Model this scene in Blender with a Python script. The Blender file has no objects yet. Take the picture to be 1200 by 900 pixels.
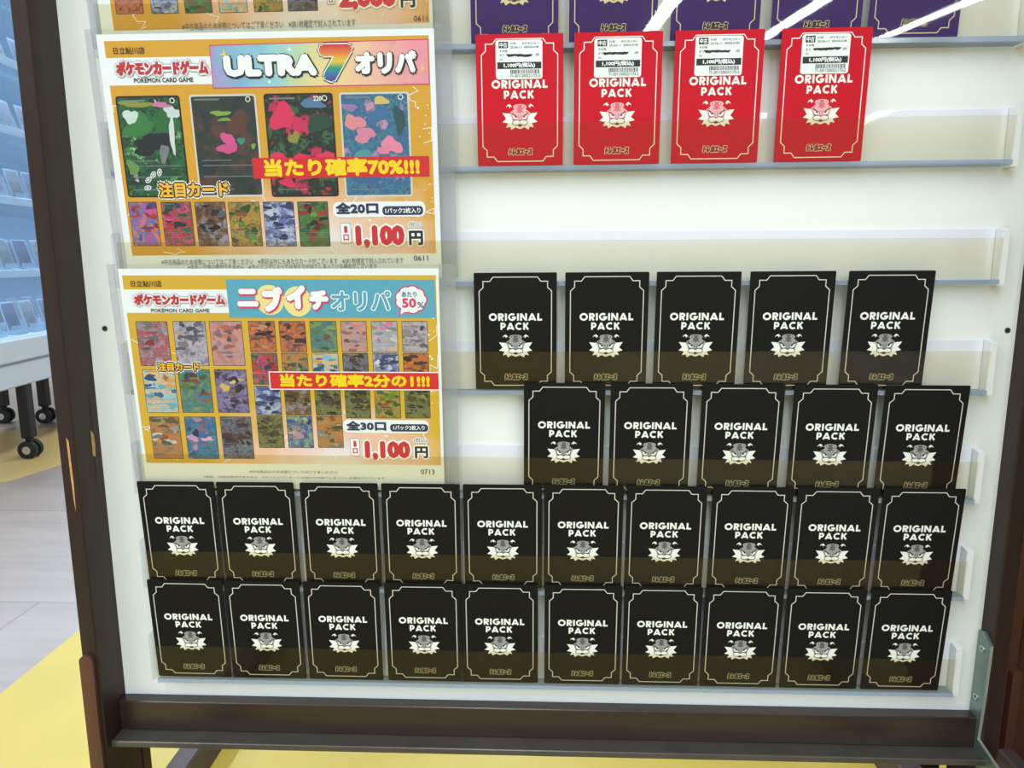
import bpy, math, random
from mathutils import Vector, Matrix

random.seed(7)
S = 0.001                                   # everything below is written in millimetres
scene = bpy.context.scene
COL = scene.collection

# ------------------------------------------------------------------ camera, world, lights, exposure
cam_data = bpy.data.cameras.new('camera')
cam_data.sensor_fit = 'HORIZONTAL'
cam_data.sensor_width = 36.0
cam_data.lens = 36.0 * 850.0 / 1200.0
cam_data.clip_start = 0.01
cam_data.clip_end = 100
cam = bpy.data.objects.new('camera', cam_data)
COL.objects.link(cam)
cam.location = (0.40688, -0.69355, 0.42772)
cam.rotation_euler = (1.4003092, 0.0013130, 0.0344973)
scene.camera = cam

world = bpy.data.worlds.new('world')
scene.world = world
world.use_nodes = True
bg = world.node_tree.nodes['Background']
bg.inputs[0].default_value = (0.86, 0.93, 1.0, 1)
bg.inputs[1].default_value = 0.50

def tube_light(x, y0, y1, z, power, width=0.10):
    l = bpy.data.lights.new('ceiling_tube', 'AREA')
    l.shape = 'RECTANGLE'
    l.size = width
    l.size_y = y1 - y0
    l.energy = power
    l.color = (0.88, 0.985, 1.0)
    o = bpy.data.objects.new('ceiling_tube', l)
    COL.objects.link(o)
    o.location = (x, (y0 + y1) / 2, z)
    return o
for tx in (1.79, 3.35, 4.9):
    tube_light(tx, -11.0, -4.6, 2.30, 190, 0.18)
    tube_light(tx, -4.4, -0.9, 2.30, 7)
for tx in (-3.0, -1.4, 0.2):
    tube_light(tx, -4.6, -0.9, 2.30, 53)
for tx in (-3.0, -1.4, 0.2):
    tube_light(tx, 0.3, 4.0, 2.30, 53)

scene.view_settings.view_transform = 'Standard'
scene.view_settings.look = 'None'
scene.view_settings.exposure = 0.0
scene.view_settings.gamma = 1.0
scene.view_settings.use_curve_mapping = False
scene.cycles.transparent_max_bounces = 40
scene.cycles.max_bounces = 8

# ------------------------------------------------------------------ materials
M = {}
def srgb(r, g, b):
    def f(c):
        c /= 255.0
        return c / 12.92 if c <= 0.04045 else ((c + 0.055) / 1.055) ** 2.4
    return (f(r), f(g), f(b), 1.0)

def mat(name, col, rough=0.5, metal=0.0, spec=0.5, noise=0.0, nscale=30.0, stretch=(1, 1, 1), bump=0.0, coat=0.0):
    m = bpy.data.materials.new(name)
    m.use_nodes = True
    nt = m.node_tree
    b = nt.nodes['Principled BSDF']
    b.inputs['Base Color'].default_value = col
    b.inputs['Roughness'].default_value = rough
    b.inputs['Metallic'].default_value = metal
    b.inputs['Specular IOR Level'].default_value = spec
    b.inputs['Coat Weight'].default_value = coat
    if noise or bump:
        tc = nt.nodes.new('ShaderNodeTexCoord')
        mp = nt.nodes.new('ShaderNodeMapping')
        mp.inputs['Scale'].default_value = stretch
        n = nt.nodes.new('ShaderNodeTexNoise')
        n.inputs['Scale'].default_value = nscale
        n.inputs['Detail'].default_value = 4
        nt.links.new(tc.outputs['Object'], mp.inputs[0])
        nt.links.new(mp.outputs[0], n.inputs['Vector'])
        if noise:
            r = nt.nodes.new('ShaderNodeValToRGB')
            r.color_ramp.elements[0].position = 0.3
            r.color_ramp.elements[1].position = 0.7
            r.color_ramp.elements[0].color = tuple(c * (1 - noise) for c in col[:3]) + (1,)
            r.color_ramp.elements[1].color = tuple(min(1, c * (1 + noise)) for c in col[:3]) + (1,)
            nt.links.new(n.outputs['Fac'], r.inputs[0])
            nt.links.new(r.outputs[0], b.inputs['Base Color'])
        if bump:
            bp = nt.nodes.new('ShaderNodeBump')
            bp.inputs['Strength'].default_value = bump
            bp.inputs['Distance'].default_value = 0.001
            nt.links.new(n.outputs['Fac'], bp.inputs['Height'])
            nt.links.new(bp.outputs[0], b.inputs['Normal'])
    M[name] = m
    return m

def clear(name, tint, veil=None, veil_amt=0.0, gloss=0.5, rough=0.03):
    """clear plastic: tinted see-through, a thin diffuse veil and a Fresnel sheen"""
    m = bpy.data.materials.new(name)
    m.use_nodes = True
    nt = m.node_tree
    nt.nodes.clear()
    out = nt.nodes.new('ShaderNodeOutputMaterial')
    t = nt.nodes.new('ShaderNodeBsdfTransparent')
    t.inputs[0].default_value = tint + (1,)
    last = t.outputs[0]
    if veil:
        d = nt.nodes.new('ShaderNodeBsdfDiffuse')
        d.inputs[0].default_value = veil + (1,)
        mx = nt.nodes.new('ShaderNodeMixShader')
        mx.inputs[0].default_value = veil_amt
        nt.links.new(last, mx.inputs[1])
        nt.links.new(d.outputs[0], mx.inputs[2])
        last = mx.outputs[0]
    g = nt.nodes.new('ShaderNodeBsdfGlossy')
    g.inputs['Roughness'].default_value = rough
    lw = nt.nodes.new('ShaderNodeLayerWeight')
    lw.inputs['Blend'].default_value = 0.5
    pw = nt.nodes.new('ShaderNodeMath')
    pw.operation = 'POWER'
    pw.inputs[1].default_value = 5.0
    nt.links.new(lw.outputs['Facing'], pw.inputs[0])
    mul = nt.nodes.new('ShaderNodeMath')
    mul.operation = 'MULTIPLY_ADD'
    mul.inputs[1].default_value = 0.9 * gloss
    mul.inputs[2].default_value = 0.04 * gloss
    nt.links.new(pw.outputs[0], mul.inputs[0])
    mx2 = nt.nodes.new('ShaderNodeMixShader')
    nt.links.new(mul.outputs[0], mx2.inputs[0])
    nt.links.new(last, mx2.inputs[1])
    nt.links.new(g.outputs[0], mx2.inputs[2])
    nt.links.new(mx2.outputs[0], out.inputs[0])
    M[name] = m
    return m

mat('board_white', srgb(240, 243, 243), 0.45, noise=0.015, nscale=6)
mat('dark_wood', srgb(52, 38, 32), 0.45, spec=0.25, noise=0.22, nscale=60, stretch=(1, 1, 0.06), bump=0.05)
mat('dark_wood_rail', srgb(50, 37, 34), 0.28, spec=0.55, noise=0.22, nscale=60, stretch=(0.06, 1, 1), bump=0.05)
mat('tray_dusty', srgb(74, 68, 63), 0.3, spec=0.6, noise=0.15, nscale=25)
mat('red_brown_wood', srgb(84, 52, 40), 0.45, noise=0.2, nscale=60, stretch=(1, 1, 0.06), bump=0.05)
mat('foot_wood', srgb(70, 58, 60), 0.5, noise=0.15, nscale=40, stretch=(1, 0.1, 1))
mat('raw_chip', srgb(196, 150, 92), 0.7, noise=0.2, nscale=200)
mat('hole_dark', srgb(90, 92, 86), 0.4, metal=0.6)
mat('hole_core', srgb(30, 28, 26), 0.6)
mat('zinc', srgb(132, 150, 146), 0.38, metal=0.75, noise=0.12, nscale=40, bump=0.03)
mat('zinc_edge', srgb(196, 202, 192), 0.4, metal=0.6)
mat('screw_metal', srgb(190, 200, 198), 0.25, metal=0.9)
clear('film', (0.958, 0.942, 0.862), (0.85, 0.50, 0.36), 0.004, 0.44, 0.02)  # warm veil colour imitates a reflected brown room; the yellow tint is the film's
clear('acrylic', (0.965, 0.975, 0.985), None, 0, 0.6, 0.03)
clear('acrylic_edge', (0.62, 0.70, 0.80), (0.60, 0.70, 0.85), 0.35, 0.8, 0.1)
clear('acrylic_side', (0.93, 0.945, 0.95), (0.75, 0.78, 0.82), 0.06, 0.6, 0.05)
clear('sleeve', (0.985, 0.985, 0.985), None, 0, 0.35, 0.05)
clear('sleeve_weld', (0.88, 0.89, 0.91), (0.75, 0.78, 0.82), 0.14, 0.6, 0.1)
mat('strip_white', srgb(233, 236, 250), 0.35, coat=0.3)
mat('plate_white', srgb(240, 242, 246), 0.3, coat=0.3)
mat('paper_white', srgb(240, 246, 252), 0.5)
mat('pack_black', srgb(25, 24, 24), 0.6, spec=0.12, noise=0.08, nscale=300)
mat('pack_red', srgb(204, 30, 48), 0.6, spec=0.12, noise=0.02, nscale=120)
mat('pack_purple', srgb(64, 43, 130), 0.6, spec=0.12, noise=0.03, nscale=120)
mat('print_white', srgb(240, 241, 238), 0.5)
mat('print_silver', srgb(214, 214, 210), 0.5)
mat('print_cream', srgb(236, 222, 200), 0.5)
mat('print_gold', srgb(206, 196, 158), 0.5)
mat('face_grey', srgb(158, 158, 158), 0.5)
mat('face_dark', srgb(92, 92, 92), 0.5)
mat('face_line', srgb(44, 44, 46), 0.5)
mat('face_pink', srgb(236, 178, 184), 0.5)
mat('face_rose', srgb(222, 108, 122), 0.5)
mat('face_red', srgb(150, 40, 52), 0.5)
mat('face_lilac', srgb(190, 180, 196), 0.5)
mat('face_violet', srgb(120, 104, 150), 0.5)
mat('label_white', srgb(236, 243, 246), 0.4)
mat('ink_black', srgb(28, 28, 32), 0.5)
mat('ink_brown', srgb(70, 44, 20), 0.5)
mat('ink_grey', srgb(112, 110, 104), 0.6)
mat('pale_ink', srgb(120, 130, 136), 0.6)
mat('red_title', srgb(196, 44, 52), 0.5)
mat('red_price', srgb(206, 40, 50), 0.5)
mat('red_strip', srgb(214, 28, 40), 0.5)
mat('slogan_yellow', srgb(248, 216, 8), 0.5)
mat('feature_yellow', srgb(246, 186, 40), 0.5)
mat('navy', srgb(38, 46, 84), 0.5)
mat('letter_white', srgb(246, 250, 252), 0.5)
mat('banner_blue', srgb(84, 168, 198), 0.5)
mat('pink', srgb(214, 52, 110), 0.5)
mat('teal', srgb(40, 124, 150), 0.5)
mat('sun_yellow', srgb(240, 226, 150), 0.5)
mat('leaf_green', srgb(120, 160, 60), 0.5)
mat('rose_patch', srgb(214, 92, 150), 0.5)
mat('black_rubber', srgb(22, 23, 27), 0.5)
mat('leg_black', srgb(26, 22, 22), 0.4)
mat('chrome', srgb(200, 204, 206), 0.2, metal=0.9)
mat('case_white', srgb(196, 206, 214), 0.5)
mat('case_back', srgb(160, 184, 206), 0.5)
mat('case_card_a', srgb(58, 74, 104), 0.4, noise=0.6, nscale=60)
mat('case_card_b', srgb(96, 104, 112), 0.4, noise=0.6, nscale=60)
mat('case_rim', srgb(140, 158, 176), 0.4)
mat('case_tag', srgb(226, 236, 244), 0.5)
clear('case_glass', (0.84, 0.91, 0.97), (0.55, 0.70, 0.95), 0.10, 1.3, 0.05)
clear('case_shelf', (0.75, 0.88, 0.92), (0.7, 0.85, 0.95), 0.35, 1.0, 0.05)

def nodes_of(name, rough=0.5):
    m = bpy.data.materials.new(name)
    m.use_nodes = True
    m.node_tree.nodes['Principled BSDF'].inputs['Roughness'].default_value = rough
    M[name] = m
    nt = m.node_tree
    tc = nt.nodes.new('ShaderNodeTexCoord')
    return nt, tc, nt.nodes['Principled BSDF']

def ramp(nt, stops, interp='LINEAR'):
    r = nt.nodes.new('ShaderNodeValToRGB')
    r.color_ramp.interpolation = interp
    els = r.color_ramp.elements
    while len(els) < len(stops):
        els.new(0.5)
    for e, (p, c) in zip(els, stops):
        e.position = p
        e.color = c
    return r

# printed yellow ground of the posters: yellow with a pale pink glow printed low in the middle
def print_ground(name, yel):
    nt, tc, b = nodes_of(name)
    mp = nt.nodes.new('ShaderNodeMapping')
    mp.vector_type = 'POINT'
    mp.inputs['Location'].default_value = (-1.02, 0, -0.22)
    mp.inputs['Scale'].default_value = (5.4, 0, 9.5)
    nt.links.new(tc.outputs['Object'], mp.inputs[0])
    n = nt.nodes.new('ShaderNodeTexNoise')
    n.inputs['Scale'].default_value = 28
    nt.links.new(tc.outputs['Object'], n.inputs['Vector'])
    ln = nt.nodes.new('ShaderNodeVectorMath')
    ln.operation = 'LENGTH'
    nt.links.new(mp.outputs[0], ln.inputs[0])
    add = nt.nodes.new('ShaderNodeMath')
    add.operation = 'MULTIPLY_ADD'
    add.inputs[1].default_value = 0.5
    nt.links.new(n.outputs['Fac'], add.inputs[0])
    nt.links.new(ln.outputs['Value'], add.inputs[2])
    r = ramp(nt, [(0.35, srgb(238, 226, 230)), (0.62, srgb(240, 196, 170)), (0.98, yel)])
    nt.links.new(add.outputs[0], r.inputs[0])
    nt.links.new(r.outputs[0], b.inputs['Base Color'])
print_ground('ground_orange', srgb(218, 162, 38))
print_ground('ground_lemon', srgb(216, 174, 46))

# banner print: slanted pastel shards from lilac over blue and green to pink
nt, tc, b = nodes_of('banner_pastel')
mp = nt.nodes.new('ShaderNodeMapping')
mp.inputs['Location'].default_value = (-0.55, 0, 0)
mp.inputs['Scale'].default_value = (5.3, 0, 0.8)
nt.links.new(tc.outputs['Object'], mp.inputs[0])
sep = nt.nodes.new('ShaderNodeSeparateXYZ')
nt.links.new(mp.outputs[0], sep.inputs[0])
vo = nt.nodes.new('ShaderNodeTexVoronoi')
vo.inputs['Scale'].default_value = 38
nt.links.new(tc.outputs['Object'], vo.inputs['Vector'])
sepc = nt.nodes.new('ShaderNodeSeparateColor')
nt.links.new(vo.outputs['Color'], sepc.inputs[0])
ma = nt.nodes.new('ShaderNodeMath')
ma.operation = 'MULTIPLY_ADD'
ma.inputs[1].default_value = 0.14
nt.links.new(sepc.outputs[0], ma.inputs[0])
nt.links.new(sep.outputs[0], ma.inputs[2])
r = ramp(nt, [(0.0, srgb(176, 150, 206)), (0.16, srgb(130, 178, 214)), (0.36, srgb(150, 206, 220)), (0.50, srgb(196, 216, 170)),
              (0.62, srgb(236, 214, 150)), (0.78, srgb(240, 190, 170)), (1.0, srgb(236, 150, 166))])
nt.links.new(ma.outputs[0], r.inputs[0])
nt.links.new(r.outputs[0], b.inputs['Base Color'])

# rainbow numeral print
nt, tc, b = nodes_of('rainbow')
sep = nt.nodes.new('ShaderNodeSeparateXYZ')
nt.links.new(tc.outputs['Object'], sep.inputs[0])
mr = nt.nodes.new('ShaderNodeMapRange')
mr.inputs['From Min'].default_value = 0.1727
mr.inputs['From Max'].default_value = 0.2018
nt.links.new(sep.outputs['Z'], mr.inputs['Value'])
r = ramp(nt, [(0.0, srgb(80, 60, 150)), (0.18, srgb(50, 110, 180)), (0.38, srgb(50, 160, 110)), (0.56, srgb(230, 200, 60)),
              (0.76, srgb(232, 130, 50)), (1.0, srgb(206, 44, 56))])
nt.links.new(mr.outputs[0], r.inputs[0])
nt.links.new(r.outputs[0], b.inputs['Base Color'])

# abstract printed pictures for the small card images
def art(name, cols, scale=55, sharp=False):
    nt, tc, b = nodes_of(name, 0.4)
    oi = nt.nodes.new('ShaderNodeObjectInfo')
    mul = nt.nodes.new('ShaderNodeVectorMath')
    mul.operation = 'SCALE'
    mul.inputs['Scale'].default_value = 3.0
    cmb = nt.nodes.new('ShaderNodeCombineXYZ')
    for k in range(3):
        nt.links.new(oi.outputs['Random'], cmb.inputs[k])
    nt.links.new(cmb.outputs[0], mul.inputs[0])
    add = nt.nodes.new('ShaderNodeVectorMath')
    nt.links.new(tc.outputs['Object'], add.inputs[0])
    nt.links.new(mul.outputs[0], add.inputs[1])
    n = nt.nodes.new('ShaderNodeTexNoise')
    n.inputs['Scale'].default_value = scale
    n.inputs['Detail'].default_value = 5
    n.inputs['Roughness'].default_value = 0.72
    n.inputs['Distortion'].default_value = 0.15
    nt.links.new(add.outputs[0], n.inputs['Vector'])
    k = len(cols)
    lo, hi = 0.30, 0.70
    st = [(lo + (hi - lo) * i / (k - 1), srgb(*c)) for i, c in enumerate(cols)]
    r = ramp(nt, st, 'CONSTANT' if sharp else 'LINEAR')
    nt.links.new(n.outputs['Fac'], r.inputs[0])
    nt.links.new(r.outputs[0], b.inputs['Base Color'])
ARTS = {
    'art_meadow': [(206, 220, 220), (24, 28, 32), (34, 60, 44), (44, 112, 58), (28, 34, 34), (70, 140, 70), (200, 214, 214)],
    'art_cave': [(26, 36, 36), (36, 50, 46), (52, 58, 54), (96, 62, 48), (44, 62, 56)],
    'art_thicket': [(20, 26, 22), (214, 44, 92), (34, 50, 36), (26, 34, 34), (70, 110, 70), (20, 24, 30)],
    'art_lagoon': [(214, 150, 170), (190, 140, 176), (64, 120, 152), (52, 92, 148), (70, 136, 152), (44, 66, 116), (200, 150, 180)],
    'art_carnival': [(200, 70, 60), (230, 120, 70), (60, 110, 180), (200, 80, 140), (90, 60, 120)],
    'art_lantern': [(130, 40, 60), (206, 50, 50), (44, 90, 70), (220, 80, 130), (60, 50, 90)],
    'art_earth': [(40, 32, 36), (92, 66, 48), (120, 88, 60), (150, 150, 170), (70, 50, 40)],
    'art_grove': [(50, 90, 40), (80, 130, 50), (190, 140, 60), (60, 110, 60), (150, 90, 50)],
    'art_night': [(40, 46, 86), (70, 84, 140), (120, 130, 180), (190, 200, 220), (60, 60, 110)],
    'art_jungle': [(24, 36, 26), (160, 50, 40), (40, 110, 60), (90, 140, 60), (34, 30, 30)],
    'art_rosemist': [(110, 100, 116), (160, 150, 160), (176, 60, 72), (140, 130, 140), (196, 190, 196)],
    'art_cloud': [(110, 112, 132), (150, 150, 168), (190, 180, 190), (120, 116, 140), (170, 140, 140)],
    'art_coral': [(150, 120, 130), (206, 120, 100), (180, 150, 160), (220, 140, 120), (120, 110, 120)],
    'art_ember': [(50, 34, 40), (130, 70, 60), (210, 120, 60), (120, 60, 90), (190, 150, 110)],
    'art_seaside': [(60, 130, 180), (120, 190, 220), (230, 170, 90), (150, 210, 226), (50, 80, 150)],
    'art_lawn': [(60, 100, 60), (90, 140, 70), (60, 110, 140), (120, 150, 80), (150, 90, 70)],
    'art_violet': [(36, 28, 44), (70, 56, 90), (140, 130, 180), (48, 38, 56), (200, 170, 90)],
    'art_dusk': [(60, 42, 46), (90, 62, 64), (110, 120, 140), (60, 50, 64), (150, 120, 120)],
    'art_harvest': [(90, 80, 60), (150, 130, 80), (200, 120, 60), (80, 110, 90), (190, 190, 190)],
    'art_pebble': [(60, 90, 150), (150, 180, 110), (90, 120, 160), (40, 60, 120), (190, 150, 160)],
    'art_pastel': [(170, 190, 200), (200, 170, 200), (150, 170, 180), (220, 180, 150), (210, 120, 170)],
    'art_wood': [(50, 40, 34), (90, 74, 56), (120, 130, 70), (70, 60, 60), (40, 36, 40)],
}
def flat(c):
    n_ = 'print_%02x%02x%02x' % tuple(c)
    if n_ not in M:
        mat(n_, srgb(*c), 0.45)
    return n_
for k_, c_ in ARTS.items():
    art(k_, c_, 120 if k_ not in ('art_meadow', 'art_cave', 'art_thicket', 'art_lagoon') else 62)

# floor: pale pinkish wood-look vinyl planks
nt, tc, b = nodes_of('floor_vinyl', 0.28)
mp = nt.nodes.new('ShaderNodeMapping')
mp.inputs['Rotation'].default_value = (0, 0, 0.0)
nt.links.new(tc.outputs['Object'], mp.inputs[0])
br = nt.nodes.new('ShaderNodeTexBrick')
br.inputs['Color1'].default_value = srgb(168, 156, 153)
br.inputs['Color2'].default_value = srgb(162, 149, 145)
br.inputs['Mortar'].default_value = srgb(146, 132, 126)
br.inputs['Scale'].default_value = 1.0
br.inputs['Mortar Size'].default_value = 0.0022
br.inputs['Brick Width'].default_value = 0.914
br.inputs['Row Height'].default_value = 0.457
nt.links.new(mp.outputs[0], br.inputs['Vector'])
n = nt.nodes.new('ShaderNodeTexNoise')
n.inputs['Scale'].default_value = 9
n.inputs['Detail'].default_value = 6
mp2 = nt.nodes.new('ShaderNodeMapping')
mp2.inputs['Scale'].default_value = (0.35, 2.4, 1)
nt.links.new(tc.outputs['Object'], mp2.inputs[0])
nt.links.new(mp2.outputs[0], n.inputs['Vector'])
r = ramp(nt, [(0.35, (0.86, 0.86, 0.86, 1)), (0.65, (1.04, 1.03, 1.02, 1))])
nt.links.new(n.outputs['Fac'], r.inputs[0])
mx = nt.nodes.new('ShaderNodeMix')
mx.data_type = 'RGBA'
mx.blend_type = 'MULTIPLY'
mx.inputs['Factor'].default_value = 1.0
nt.links.new(br.outputs['Color'], mx.inputs['A'])
nt.links.new(r.outputs[0], mx.inputs['B'])
nt.links.new(mx.outputs['Result'], b.inputs['Base Color'])
mat('floor_yellow', srgb(196, 172, 70), 0.4, noise=0.06, nscale=7)
mat('floor_tan', srgb(206, 178, 116), 0.35, noise=0.06, nscale=7)
mat('wall_paint', srgb(206, 206, 200), 0.7)

# ------------------------------------------------------------------ mesh helpers
class MB:
    """collects faces, then links them as one mesh object"""
    def __init__(self):
        self.v, self.f, self.m, self.mats = [], [], [], []
    def mi(self, name):
        if name not in self.mats:
            self.mats.append(name)
        return self.mats.index(name)
    def add(self, verts, faces, m):
        o = len(self.v)
        self.v += verts
        k = self.mi(m)
        for f in faces:
            self.f.append(tuple(o + i for i in f))
            self.m.append(k)
        return self
    def box(self, x0, x1, y0, y1, z0, z1, m, c=0.0):
        if c <= 0:
            v = [(x, y, z) for x in (x0, x1) for y in (y0, y1) for z in (z0, z1)]
            return self.add(v, [(0, 1, 3, 2), (4, 6, 7, 5), (0, 4, 5, 1), (2, 3, 7, 6), (0, 2, 6, 4), (1, 5, 7, 3)], m)
        # chamfered box: octagonal rings
        def ring(a, z):
            return [(x0 + c - a + (0), y0 + 0, 0)] and [
                (x0 + c + a * 0, y0 + (c - a), z), (x1 - c, y0 + (c - a), z), (x1 - (c - a), y0 + c, z), (x1 - (c - a), y1 - c, z),
                (x1 - c, y1 - (c - a), z), (x0 + c, y1 - (c - a), z), (x0 + (c - a), y1 - c, z), (x0 + (c - a), y0 + c, z)]
        rings = [ring(0, z0), ring(c, z0 + c), ring(c, z1 - c), ring(0, z1)]
        v = [p for r_ in rings for p in r_]
        f = [tuple(reversed(range(8))), tuple(range(24, 32))]
        for k in range(3):
            for i in range(8):
                j = (i + 1) % 8
                f.append((k * 8 + i, k * 8 + j, k * 8 + 8 + j, k * 8 + 8 + i))
        return self.add(v, f, m)
    def prism_y(self, pts, y0, y1, m):
        """outline in x,z (counter-clockwise seen from -y) from y0 (front) to y1"""
        n = len(pts)
        v = [(x, y0, z) for x, z in pts] + [(x, y1, z) for x, z in pts]
        f = [tuple(range(n)), tuple(reversed(range(n, 2 * n)))]
        f += [(i, n + i, n + (i + 1) % n, (i + 1) % n) for i in range(n)]
        return self.add(v, f, m)
    def prism_x(self, pts, x0, x1, m):
        n = len(pts)
        v = [(x0, y, z) for y, z in pts] + [(x1, y, z) for y, z in pts]
        f = [tuple(range(n)), tuple(reversed(range(n, 2 * n)))]
        f += [(i, n + i, n + (i + 1) % n, (i + 1) % n) for i in range(n)]
        return self.add(v, f, m)
    def poly(self, pts, y, m):
        return self.add([(x, y, z) for x, z in pts], [tuple(range(len(pts)))], m)
    def rect(self, x0, z0, x1, z1, y, m):
        return self.poly([(x0, z0), (x1, z0), (x1, z1), (x0, z1)], y, m)
    def rrect(self, x0, z0, x1, z1, r, y, m, n=5):
        return self.poly(rr(x0, z0, x1, z1, r, n), y, m)
    def disc(self, cx, cz, rx, rz, y, m, n=24):
        return self.poly([(cx + rx * math.cos(2 * math.pi * i / n), cz + rz * math.sin(2 * math.pi * i / n)) for i in range(n)], y, m)
    def stroke(self, pts, w, y, m, closed=False):
        n = len(pts)
        L = []
        for i in range(n):
            p = Vector(pts[i])
            a = Vector(pts[i - 1]) if (i > 0 or closed) else None
            c = Vector(pts[(i + 1) % n]) if (i < n - 1 or closed) else None
            d1 = (p - a).normalized() if a is not None and (p - a).length > 0 else None
            d2 = (c - p).normalized() if c is not None and (c - p).length > 0 else None
            d1 = d1 or d2
            d2 = d2 or d1
            n1 = Vector((-d1.y, d1.x))
            n2 = Vector((-d2.y, d2.x))
            nn = n1 + n2
            nn = nn.normalized() if nn.length > 1e-6 else n1
            k = 1 / max(0.45, nn.dot(n1))
            L.append((p + nn * (w / 2 * k), p - nn * (w / 2 * k)))
        v = []
        for a, c in L:
            v += [(a.x, y, a.y), (c.x, y, c.y)]
        f = []
        for i in range(n if closed else n - 1):
            j = (i + 1) % n
            f.append((2 * i, 2 * i + 1, 2 * j + 1, 2 * j))
        return self.add(v, f, m)
    def ring(self, cx, cz, rx, rz, w, y, m, a0=0, a1=360, n=28):
        full = abs(a1 - a0) >= 359.9
        k = n if full else n + 1
        pts = [(cx + rx * math.cos(math.radians(a0 + (a1 - a0) * i / n)), cz + rz * math.sin(math.radians(a0 + (a1 - a0) * i / n))) for i in range(k)]
        return self.stroke(pts, w, y, m, full)
    def cyl(self, c, axis, r, h, m, n=20, r2=None):
        """cylinder centred at c along axis 'x','y' or 'z'"""
        r2 = r if r2 is None else r2
        v = []
        for s_, rad in ((-0.5, r), (0.5, r2)):
            for i in range(n):
                a = 2 * math.pi * i / n
                p = {'x': (s_ * h, rad * math.cos(a), rad * math.sin(a)), 'y': (rad * math.cos(a), s_ * h, rad * math.sin(a)),
                     'z': (rad * math.cos(a), rad * math.sin(a), s_ * h)}[axis]
                v.append(tuple(c[k] + p[k] for k in range(3)))
        f = [tuple(reversed(range(n))), tuple(range(n, 2 * n))] + [(i, (i + 1) % n, n + (i + 1) % n, n + i) for i in range(n)]
        return self.add(v, f, m)
    def text(self, s, rect, y, m, bold=0.0, shear=0.0):
        """lettering fitted to the rectangle x0,z0,x1,z1; bold widens every stroke by that many millimetres"""
        tv, tf = glyphs(s)
        x0, z0, x1, z1 = rect
        x0 += bold
        x1 -= bold
        z0 += bold
        z1 -= bold
        xs = [p[0] + shear * p[1] for p in tv]
        zs = [p[1] for p in tv]
        ax, bx, az, bz = min(xs), max(xs), min(zs), max(zs)
        pts = [(x0 + (x - ax) / (bx - ax) * (x1 - x0), z0 + (z - az) / (bz - az) * (z1 - z0)) for x, z in zip(xs, zs)]
        offs = [(0, 0)]
        if bold > 0:
            offs += [(bold * math.cos(k * math.pi / 4), bold * math.sin(k * math.pi / 4)) for k in range(8)]
        for k, (dx, dz) in enumerate(offs):
            self.add([(x + dx, y - 0.006 * k, z + dz) for x, z in pts], tf, m)
        return self
    def mesh(self, name):
        me = bpy.data.meshes.new(name)
        me.from_pydata([(x * S, y * S, z * S) for x, y, z in self.v], [], self.f)
        for k in self.mats:
            me.materials.append(M[k])
        me.polygons.foreach_set('material_index', self.m)
        me.update()
        return me
    def build(self, name, parent=None, loc=None):
        o = bpy.data.objects.new(name, self.mesh(name))
        COL.objects.link(o)
        if parent is not None:
            o.parent = parent
        if loc:
            o.location = tuple(c * S for c in loc)
        return o

def rr(x0, z0, x1, z1, r, n=5):
    pts = []
    for cx, cz, a0 in ((x1 - r, z0 + r, -90), (x1 - r, z1 - r, 0), (x0 + r, z1 - r, 90), (x0 + r, z0 + r, 180)):
        for i in range(n + 1):
            a = math.radians(a0 + 90 * i / n)
            pts.append((cx + r * math.cos(a), cz + r * math.sin(a)))
    return pts

_G = {}
def glyphs(s):
    if s not in _G:
        c = bpy.data.curves.new('t', 'FONT')
        c.body = s
        c.resolution_u = 2
        o = bpy.data.objects.new('t', c)
        COL.objects.link(o)
        dg = bpy.context.evaluated_depsgraph_get()
        me = bpy.data.meshes.new_from_object(o.evaluated_get(dg))
        _G[s] = ([(v.co.x, v.co.y) for v in me.vertices], [tuple(p.vertices) for p in me.polygons])
        bpy.data.objects.remove(o)
        bpy.data.curves.remove(c)
        bpy.data.meshes.remove(me)
    return _G[s]

def empty(name, loc, rot=(0, 0, 0)):
    o = bpy.data.objects.new(name, None)
    COL.objects.link(o)
    o.empty_display_size = 0.02
    o.location = tuple(c * S for c in loc)
    o.rotation_euler = rot
    return o

def tag(o, label, cat, group=None):
    o['label'] = label
    o['category'] = cat
    if group:
        o['group'] = group
    return o

def struct(o):
    o['kind'] = 'structure'
    return o

def copy_tree(o, parent=None):
    c = o.copy()
    COL.objects.link(c)
    if parent is not None:
        c.parent = parent
    for ch in list(o.children):
        copy_tree(ch, c)
    return c

# ------------------------------------------------------------------ setting
FLOOR = -160.0
fl = MB().box(-5000, 5000, -4000, 6000, FLOOR - 40, FLOOR, 'floor_vinyl').build('floor')
struct(fl)
struct(MB().box(-327, 1500, -4000, 1250, FLOOR, FLOOR + 0.8, 'floor_yellow').build('floor_yellow_area'))
struct(MB().add([(-1013, 1130, FLOOR + .8), (-940, 1455, FLOOR + .8), (-1265, 1780, FLOOR + .8), (-1600, 1640, FLOOR + .8), (-1420, 1150, FLOOR + .8),
                 (-1013, 1130, FLOOR), (-940, 1455, FLOOR), (-1265, 1780, FLOOR), (-1600, 1640, FLOOR), (-1420, 1150, FLOOR)],
                [(0, 1, 2, 3, 4), (0, 5, 6, 1), (1, 6, 7, 2), (2, 7, 8, 3), (3, 8, 9, 4), (4, 9, 5, 0)], 'floor_tan').build('floor_tan_area'))
struct(MB().box(-5000, 5000, 5900, 6000, FLOOR, 2600, 'wall_paint').build('wall_back'))

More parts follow.
